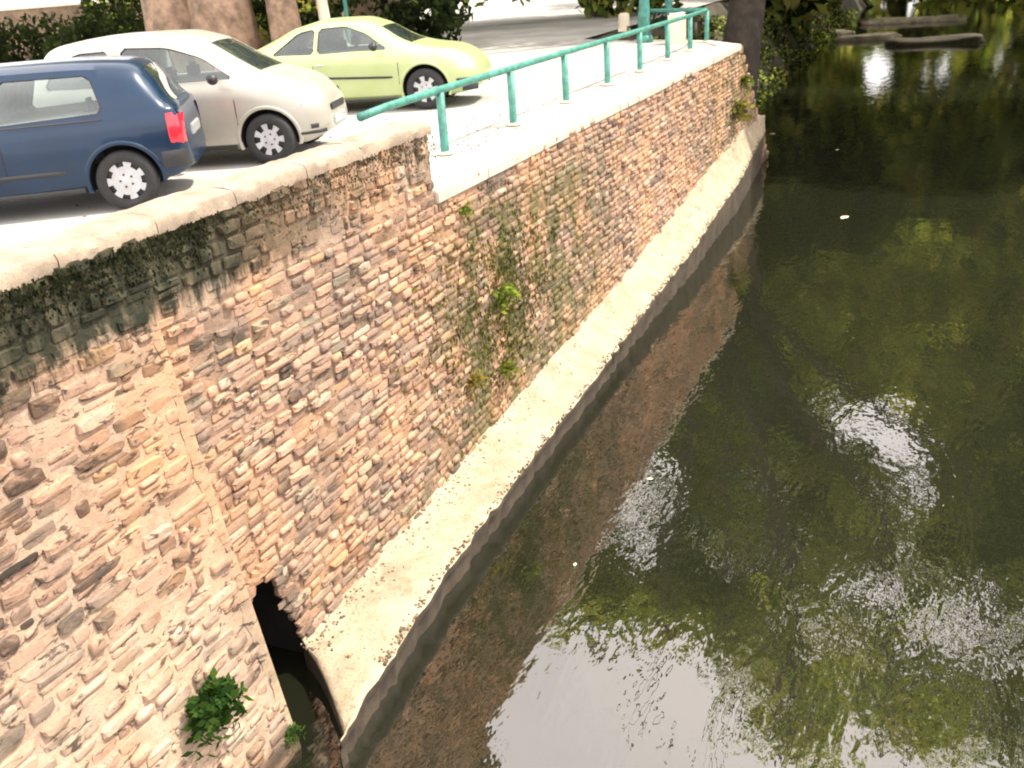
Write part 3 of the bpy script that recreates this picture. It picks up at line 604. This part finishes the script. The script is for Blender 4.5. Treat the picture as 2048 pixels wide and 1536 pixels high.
def tree(name, label, loc, hgt, tr_, cen, rad, ncl, clr, per, size, cols, bark, lean=(0, 0), group=None, cat='tree', flat=1.0, keepfn=None, nb=9):
    t = empty(name, loc, label=label, cat=cat, group=group); L = Vector(loc); C_ = Vector(cen)
    top = C_ - L; pts = [Vector((0, 0, -.5)), Vector((top.x * .1, top.y * .1, top.z * .22)), Vector((top.x * .35 + .1, top.y * .35, top.z * .5)), Vector((top.x * .8, top.y * .8, top.z * .8)), top]
    v, f = tube(pts, [tr_ * 1.35, tr_, tr_ * .8, tr_ * .5, tr_ * .25], 14); ob('trunk', mesh('trunk', v, f, bark, True), t)
    cs = []; rs = []
    for i in range(ncl):
        d_ = rng.normal(size=3); d_ /= np.linalg.norm(d_); q = rng.uniform(.25, 1) ** .5; p = np.array([d_[0] * rad[0], d_[1] * rad[1], d_[2] * rad[2]]) * q; cs.append(tuple(np.array(top) + p)); rs.append(clr * rng.uniform(.6, 1.35))
    for i in range(nb):
        k = i % len(cs); s_ = pts[2].lerp(top, random.random() * .8); e = Vector(cs[k]); m_ = s_.lerp(e, .5) + Vector((0, 0, random.uniform(-.3, .8)))
        v, f = tube([s_, m_, e], [tr_ * .32, tr_ * .2, tr_ * .06], 7); ob('branch', mesh('branch', v, f, bark, True), t)
    kf = (lambda p: keepfn(p + np.array(loc))) if keepfn else None
    V, F, T = leaves(cs, rs, per, size, cols, .8, keepfn=kf); ob('crown', nmesh('crown', V, F, M_leaf, T), t)
    return t
# gaps cut in the crowns, by bearing from the mirrored camera, to place sky reflections
def gaps(p):
    q = p - np.array([4.45, 0, -8.5]); az = np.degrees(np.arctan2(q[:, 0], q[:, 1])); el = np.degrees(np.arctan2(q[:, 2], np.hypot(q[:, 0], q[:, 1])))
    w1 = np.sin(az * 2.1) * .8 + np.sin(az * 5.3 + 1) * .5; k = np.ones(len(p)); u = rng.uniform(size=len(p))
    k[(az < -12.2 + w1 * .6) & (el > 38.6 + w1)] = 0
    k[(az > -14) & (az < -8) & (el > 42 + w1 + (az + 14) * .3)] *= .35
    k[((az - 5.5) / 4.6) ** 2 + ((el - 35.8 - .8 * w1) / 2.2) ** 2 < 1] *= .10
    w2 = w1 + np.sin(el * 3.1 + az) * .7; k[((az + 17.5) / 3.4) ** 2 + ((el - 31 - w2) / 2.8) ** 2 < 1] *= .07; k[((az + 3) / 5.5) ** 2 + ((el - 37.5 - 1.2 * w2) / 1.1) ** 2 < 1] *= .3
    k[((az - 7) / 3.2) ** 2 + ((el - 43) / 2.6) ** 2 < 1] *= .65
    k[((az - 6.5) / 1.6) ** 2 + ((el - 19.5) / 3.5) ** 2 < 1] *= .2
    k[((az + 3.9) / .75) ** 2 + ((el - 6.4) / 1.0) ** 2 < 1] = 0
    k[((az + 11.5) / .9) ** 2 + ((el - 19) / 2.6) ** 2 < 1] *= .1
    return u < k
tree('river_tree', 'big dark leaning tree just beyond the far end of the wall', (-1.75, 30, -3.0), 24, .52, (2.0, 36.5, 13.5), (9.5, 6.0, 13), 190, 1.5, 80, .22, LG, M_barkd, nb=20, keepfn=gaps)
big = [o for o in COL.objects if o.get('label', '').startswith('big dark leaning')][0]
for a_, b_, c_, r_ in (((-.4, 0, 4), (-1.6, -1.3, 13), (-2.6, -1.9, 23), .2), ((-.2, 0, 5), (2.4, -1.6, 13), (3.1, -2.0, 24), .26), ((.2, 0, 5), (5.4, -1.7, 11), (6.4, -2.0, 21), .2), ((.3, 0, 4.5), (7.6, -1.4, 9.5), (9.6, -1.6, 19), .16), ((-.3, 0, 5), (.6, -1.7, 14), (.2, -2, 25), .13)):
    p3 = [Vector(a_), Vector(b_).lerp(Vector(a_), .45) + Vector((.2, -.3, .4)), Vector(b_), Vector(b_).lerp(Vector(c_), .5) + Vector((.25, 0, 0)), Vector(c_)]
    v, f = tube(p3, [r_ * 1.3, r_ * 1.1, r_, r_ * .8, r_ * .4], 9); ob('limb', mesh('limb', v, f, M_barkd, True), big)  # out-of-view limbs added to draw dark streaks in the water
rt = [(-8.5, 38, 0, -7.2, 38, 12.5, 6.6, 5, 12.0, 160, 'bushy tree on the left bank behind the far end of the railing'),
      (-14.5, 36, 0, -13.2, 36, 12, 6.2, 5, 12, 150, 'leafy tree behind the parked cars mirrored beside the pale patch of sky'),
      (15, 33, 0, 12.2, 35, 12.5, 6.5, 5.5, 12.0, 150, 'tall tree on the right bank mirrored at the right edge of the water'),
      (13, 52, 0, 7.5, 53, 8, 8, 6, 10, 110, 'spreading tree on the right bank mirrored in the middle of the water'),
      (-7, 54, -.3, -3.5, 55, 8, 6.5, 6, 10, 100, 'tree leaning over the water from the left bank behind the big dark tree'),
      (-7, 74, -.3, -4.2, 75, 12, 8, 7, 12, 90, 'distant tree on the left bank near the pale stones'),
      (12, 72, 0, 8, 73, 13, 8, 7, 14, 90, 'distant tree on the right bank above the farthest stone slab')]
for i, (x, y, z, cx, cy, cz, rx, ry, rzz, nc, lab) in enumerate(rt):
    far = y > 45
    tree('river_tree', lab, (x, y, z), 15, .35, (cx, cy, cz), (rx, ry, rzz), nc, 2.1 if far else 1.7, 60 if far else 85, .36 if far else .22, LG if i % 2 else LG + LD, M_bark, group='trees on the river banks', keepfn=gaps)
# a distant wood closing the view, both banks
Vc, Rc = [], []
for i in range(620):
    y = random.uniform(88, 150); x = random.uniform(-70, 80); Vc.append((x, y, random.uniform(-2.5, 30))); Rc.append(random.uniform(2, 4))
V, F, T = leaves(Vc, Rc, 26, .7, LG + LD, .9, keepfn=gaps); tag(ob('distant_wood', nmesh('distant_wood', V, F, M_leaf, T)), kind='stuff')
# undergrowth on the left bank behind the wall end, and the right bank
Vc, Rc = [], []
for i in range(330):
    y = 24.6 + 55 * random.random() ** 1.5; o_ = random.uniform(.6, 2.8); x = -5.2 - .006 * (y - 26) + o_; z = float(np.interp(o_, [0, .9, 1.6, 2.1, 2.6], [-.3, -.9, -2.0, -2.8, -3.3])) - .15
    if y < 27 and o_ < 1.2: continue
    Vc.append((x, y, z + .25)); Rc.append(random.uniform(.3, .6))
V, F, T = leaves(Vc, Rc, 300, .08, LG[1:4] + LD, .8); tag(ob('undergrowth', nmesh('undergrowth', V, F, M_leaf, T)), kind='stuff')
Vc, Rc = [], []
for i in range(260):
    y = random.uniform(8, 110); x = 11.0 + .02 * y - 4.0 * (1 - math.exp(-max(0, y - 60) / 30)) + random.uniform(-.9, 3.5); Vc.append((x, y, -2.6 + (x - 10.5) * .3)); Rc.append(random.uniform(.6, 1.4))
V, F, T = leaves(Vc, Rc, 110, .17, LG + LD, .9); tag(ob('bank_thicket', nmesh('bank_thicket', V, F, M_leaf, T)), kind='stuff')
# dark moss hanging from the parapet cap, thinning away from the corner
def moss(name, n, fy, fz, cols, sz, fx=0.02):
    Vs, Ts = [], []
    for i in range(n):
        y, z = fy(), fz(); x = face_x(y, z) + fx + random.uniform(0, .03); l = sz * random.uniform(.5, 1.6); w_ = l * random.uniform(.18, .4); a = random.uniform(-.4, .4); cc = np.array(random.choice(cols)) * random.uniform(.5, 1.5)
        Vs += [(x, y - w_, z), (x + .012, y + a * l * .3, z + l * .3), (x + .008, y + w_, z), (x + .01, y + a * l, z - l)]; Ts += [cc] * 4
    tag(ob(name, nmesh(name, np.array(Vs), np.arange(len(Vs)).reshape(-1, 4), M_leaf, np.array(Ts))), kind='stuff')
MD = [(.022, .03, .014), (.012, .018, .01), (.04, .045, .02), (.06, .055, .03)]
moss('hanging_moss', 2800, lambda: 1.6 + 3.2 * random.random() ** 1.3, lambda: .57 - abs(random.gauss(0, .13)), MD, .018)
moss('parapet_lichen', 700, lambda: random.uniform(4.5, 8.0), lambda: .57 - abs(random.gauss(0, .13)), MD[2:] + [(.09, .08, .05)], .018)
moss('wall_algae', 1900, lambda: random.gauss(9.2, .9), lambda: -1.5 + random.gauss(0, .7) * .8, [(.07, .08, .025), (.1, .1, .03), (.045, .05, .02), (.13, .13, .03)], .04)
# plane trees and hedge behind the cars
for i, (x, y, r_, lab) in enumerate([(-13.6, 20.2, .82, 'broad plane tree trunk left of the three behind the beige car'), (-12.05, 20.0, .74, 'broad brown plane tree trunk next to the dark gap'), (-10.45, 20.3, .36, 'slender plane tree trunk behind the green car'), (-9.62, 20.8, .13, 'thin pale young tree trunk above the green car roof')]):
    tree('plane_tree', lab, (x, y, 0), 9, r_, (x - 1.5, y + 1, 8.5), (5.5, 4.0, 2.6), 60, 1.5, 60, .24, LG, M_barkp if i < 3 else M_post, group='plane trees behind the parked cars', nb=5)  # crowns out of view, widened to throw shade on the hedges
gw = empty('garden_wall', (-20, 28.6, 0), label='low shaded brown wall behind the hedges at the top left', cat='wall')
bm = box(-14, 8.5, -.2, .2, 0, 1.9, .02); bmo('wall_body', bm, simple('brown_render', (.16, .11, .07), .9, .4, 1.5, bmp=.01), gw)
for i in range(23): bm = box(-14 + i * .98, -14 + i * .98 + .96, -.26, .26, 1.9, 1.98, .015); bmo('cap_slab', bm, M_post, gw)
def hedge(name, lab, x0, x1, y0, y1, z1, cols, per=240, size=.09, cat='hedge'):
    t = empty(name, ((x0 + x1) / 2, (y0 + y1) / 2, 0), label=lab, cat=cat); cs, rs = [], []
    for i in range(int((x1 - x0) * (y1 - y0) * z1 * 4.5)):
        cs.append((random.uniform(-(x1 - x0) / 2, (x1 - x0) / 2), random.uniform(-(y1 - y0) / 2, (y1 - y0) / 2), random.uniform(.2, z1))); rs.append(random.uniform(.3, .55))
    V, F, T = leaves(cs, rs, per, size, cols, .8); ob('foliage', nmesh('foliage', V, F, M_leaf, T), t)
    for i in range(4): v, f = tube([(-1 + i * .6, 0, 0), (-1 + i * .6, 0, z1 * .6)], .04, 6); ob('stem', mesh('stem', v, f, M_bark, True), t)
hedge('dark_hedge', 'tall dark clipped hedge behind the beige car at the upper left', -22.5, -14.6, 19.2, 20.8, 1.5, LD, 300)
hedge('shrub', 'dark leafy shrub overhanging the pale strip at the top left', -21.5, -17.6, 23.5, 25.6, 3.2, LD + LG[:1], 200, .1, 'shrub')
hedge('hedge', 'yellow green hedge beside the left plane tree trunk', -18, -13.5, 26, 28, 1.75, LG + LB[:1] + [(.2, .12, .06)], 150, .1)
hedge('shrub', 'low dark bush between the green poles behind the railing', -3.2, -1.9, 25.2, 26.2, .55, LD + [(.02, .03, .06)], 240, .07, 'shrub')
hedge('hedge', 'long shaded hedge in the gaps between the plane tree trunks', -15, -8.2, 24.5, 25.8, 1.9, LD, 200, .12)
# weeds rooted in the wall
def weed(lab, loc, n, L, spread, cols, w=.02, droop=.5, name='wall_weed'):
    t = empty(name, loc, label=lab, cat='plant', group='weeds rooted in the river wall'); Vs, Ts, nF = [], [], []
    for i in range(n):
        a = random.uniform(-1.4, 1.4); d_ = Vector((random.uniform(.3, 1), math.sin(a) * spread, random.uniform(-.5, 1.2))).normalized(); l = L * random.uniform(.5, 1.1)
        p0 = Vector((0, random.uniform(-.05, .05), random.uniform(-.06, .06))) * (L * 3); sidev = d_.cross(Vector((0, 0, 1))).normalized()
        for k in range(4):
            s_ = (k + .4) / 4; p = p0 + d_ * l * s_ + Vector((0, 0, -droop * l * s_ * s_))
            for sg in (-1, 1):
                dr = (sidev * sg + d_ * .6 + Vector((0, 0, random.uniform(-.4, .3)))).normalized(); ln = l * .34 * random.uniform(.7, 1.2); wv = dr.cross(d_).normalized() * ln * .28
                Vs += [p, p + dr * ln * .5 + wv, p + dr * ln, p + dr * ln * .5 - wv]; cc = np.array(random.choice(cols)) * random.uniform(.6, 1.4); Ts += [cc] * 4
    V = np.array([tuple(q) for q in Vs]); ob('foliage', nmesh('foliage', V, np.arange(len(V)).reshape(-1, 4), M_leaf, np.array(Ts)), t)
    v, f = tube([(0, 0, -L * .2), (L * .2, 0, 0), (L * .4, 0, L * .3)], [.008, .006, .003], 5); ob('stem', mesh('stem', v, f, M_bark), t)
GW = [(.05, .10, .02), (.035, .07, .018), (.08, .14, .03)]
weed('bushy dark green weed growing from the near wing wall', (face_x(3, -2.4) + .02, 3.52, -2.34), 110, .27, .8, [(.03, .065, .015), (.02, .045, .012), (.05, .09, .02)])
weed('small green tuft low beside the dark drain opening', (.42, 4.16, -3.12), 26, .12, .8, GW)
weed('bright yellow green tuft in the middle of the long wall', (.02, 9.2, -1.42), 36, .24, 1, LB)
weed('small green sprig just under the coping right of the parapet end', (.03, 8.5, -.28), 20, .13, 1, LB)
weed('olive tuft above the concrete ledge', (.02, 9.1, -2.3), 26, .2, 1, [(.12, .13, .03), (.08, .09, .03)])
weed('ochre green tuft at the base of the damp wall patch', (.02, 8.3, -2.1), 18, .18, 1, [(.2, .14, .03), (.1, .1, .03)])
weed('scrubby growth low on the far corner of the wall', (.03, 22.0, -1.3), 40, .4, 1, [(.1, .1, .03), (.14, .12, .04)])
weed('green scrub near the top of the far corner of the wall', (.03, 22.8, -.8), 26, .3, 1, [(.1, .12, .03)])
M_rock = simple('river_rock', (.26, .22, .15), .8, .5, 1.2, bmp=.03)
# flat stones and driftwood out in the far water
for i, (x, y, lx, ly, h_, rz_, lab) in enumerate([(-.2, 62, 3.4, 1.6, .42, .15, 'long flat pale stone slab lying in the far water'), (-2.4, 66, 1.9, 1.1, .4, -.3, 'short pale stone left of the long slab upstream'), (1.2, 74, 6.5, 1.8, .5, .05, 'farthest long grey stone slab across the river'), (3.6, 58, 4.6, 1.9, .5, .1, 'dark flat rock standing in for shade at the right of the pale slabs')]):
    bm = bmesh.new(); bmesh.ops.create_icosphere(bm, subdivisions=3, radius=1)
    for v_ in bm.verts: v_.co = Vector((math.copysign(abs(v_.co.x) ** .7, v_.co.x) * lx / 2, math.copysign(abs(v_.co.y) ** .7, v_.co.y) * ly / 2, math.copysign(abs(v_.co.z) ** .5, v_.co.z) * h_ / 2)) * (1 + .14 * math.sin(v_.co.x * 5 + i * 2) + .12 * math.sin(v_.co.y * 6 + v_.co.x * 3 + i) + random.uniform(-.05, .05))
    o = bmo('river_rock', bm, M_rock if i < 3 else M_earth, None, True, loc=(x, y, W_Z + .08), rot=(0, 0, rz_)); tag(o, lab, 'rock')  # last rock is added in dark earth colour as the shade there
# leaves floating on the water
M_dry = simple('dry_leaf', (.62, .55, .36), .6, .2, 20)
def fleaf(x, y, s_, lab):
    P = [(0, -1, .0), (.5, -.4, .06), (.55, .3, .05), (0, 1, .02), (-.5, .35, .06), (-.45, -.35, .05), (0, 0, -.0)]
    v = [(a * s_, b_ * s_, c_ * s_ + .004) for a, b_, c_ in P]; f = [(i, (i + 1) % 6, 6) for i in range(6)]
    o = ob('floating_leaf', mesh('floating_leaf', v, f, M_dry, True), loc=(x, y, W_Z), rot=(0, 0, random.uniform(0, 3))); tag(o, lab, 'leaf', 'leaves afloat on the river')
fleaf(-4.12, 56.81, 0.300, 'broad pale leaf afloat beside the far corner of the wall')
fleaf(-7.40, 70.05, 0.120, 'tiny pale leaf afloat near the dark trunk reflection')
fleaf(-6.69, 58.36, 0.100, 'tiny bright leaf afloat right at the coping corner')
fleaf(-0.50, 30.46, 0.090, 'small pale leaf afloat level with the end of the ledge')
fleaf(2.66, 20.45, 0.140, 'yellow leaf afloat out in the green reflections')
fleaf(1.70, 27.87, 0.070, 'small pale leaf afloat right of the ledge end')
fleaf(1.84, 8.80, 0.040, 'small pale scrap afloat beside the shadowed wall reflection')
fleaf(1.62, 7.03, 0.030, 'thin pale twig leaf afloat near the sky reflection')

# grit and broken stone lying on the ledge, litter on the quay
def scatter(name, n, fn, size, cols, m_):
    Vs, Fs, Ts = [], [], []; off = 0
    for i in range(n):
        x, y, z = fn(); V, F = STV[i % 14]; q = size * random.uniform(.4, 1.6); a = random.uniform(0, 3.14); P = V[:, [1, 2, 0]] * [q, q * random.uniform(.5, 1), q * .5]
        P = np.stack([P[:, 0] * math.cos(a) - P[:, 1] * math.sin(a), P[:, 0] * math.sin(a) + P[:, 1] * math.cos(a), P[:, 2]], 1) + [x, y, z]; Vs.append(P); Fs.append(F + off); off += len(V); Ts.append(np.repeat(np.array([random.choice(cols)]) * random.uniform(.6, 1.3), len(V), 0))
    tag(ob(name, nmesh(name, np.concatenate(Vs), np.concatenate(Fs), m_, np.concatenate(Ts))), kind='stuff')
M_grit, nt_, b_ = mat('grit'); at_ = N(nt_, 'ShaderNodeAttribute', attribute_name='tint'); nt_.links.new(at_.outputs['Color'], b_.inputs['Base Color']); b_.inputs['Roughness'].default_value = .95
def on_ledge(edge):
    y = 4.9 + 20.5 * random.random() ** 1.6; zi, zo, xo = np.interp(y, YI, ZI), np.interp(y, YO, ZO), np.interp(y, YO, XO); s_ = min(.97, abs(random.gauss(0, .22))) if not edge else 1 - min(.9, abs(random.gauss(.02, .05)))
    return xo * s_, y, zi + (zo - zi) * s_ ** .8
scatter('ledge_rubble', 750, lambda: on_ledge(False), .020, [(.3, .22, .15), (.2, .15, .1), (.13, .10, .06), (.4, .3, .2)], M_grit)
scatter('edge_grit', 800, lambda: on_ledge(True), .018, [(.14, .1, .06), (.08, .06, .035), (.25, .18, .11)], M_grit)
scatter('quay_litter', 900, lambda: (-.5 - abs(random.gauss(0, 1.6)), random.uniform(3, 23), 0.0), .02, [(.2, .14, .07), (.1, .08, .05), (.3, .22, .1)], M_grit)
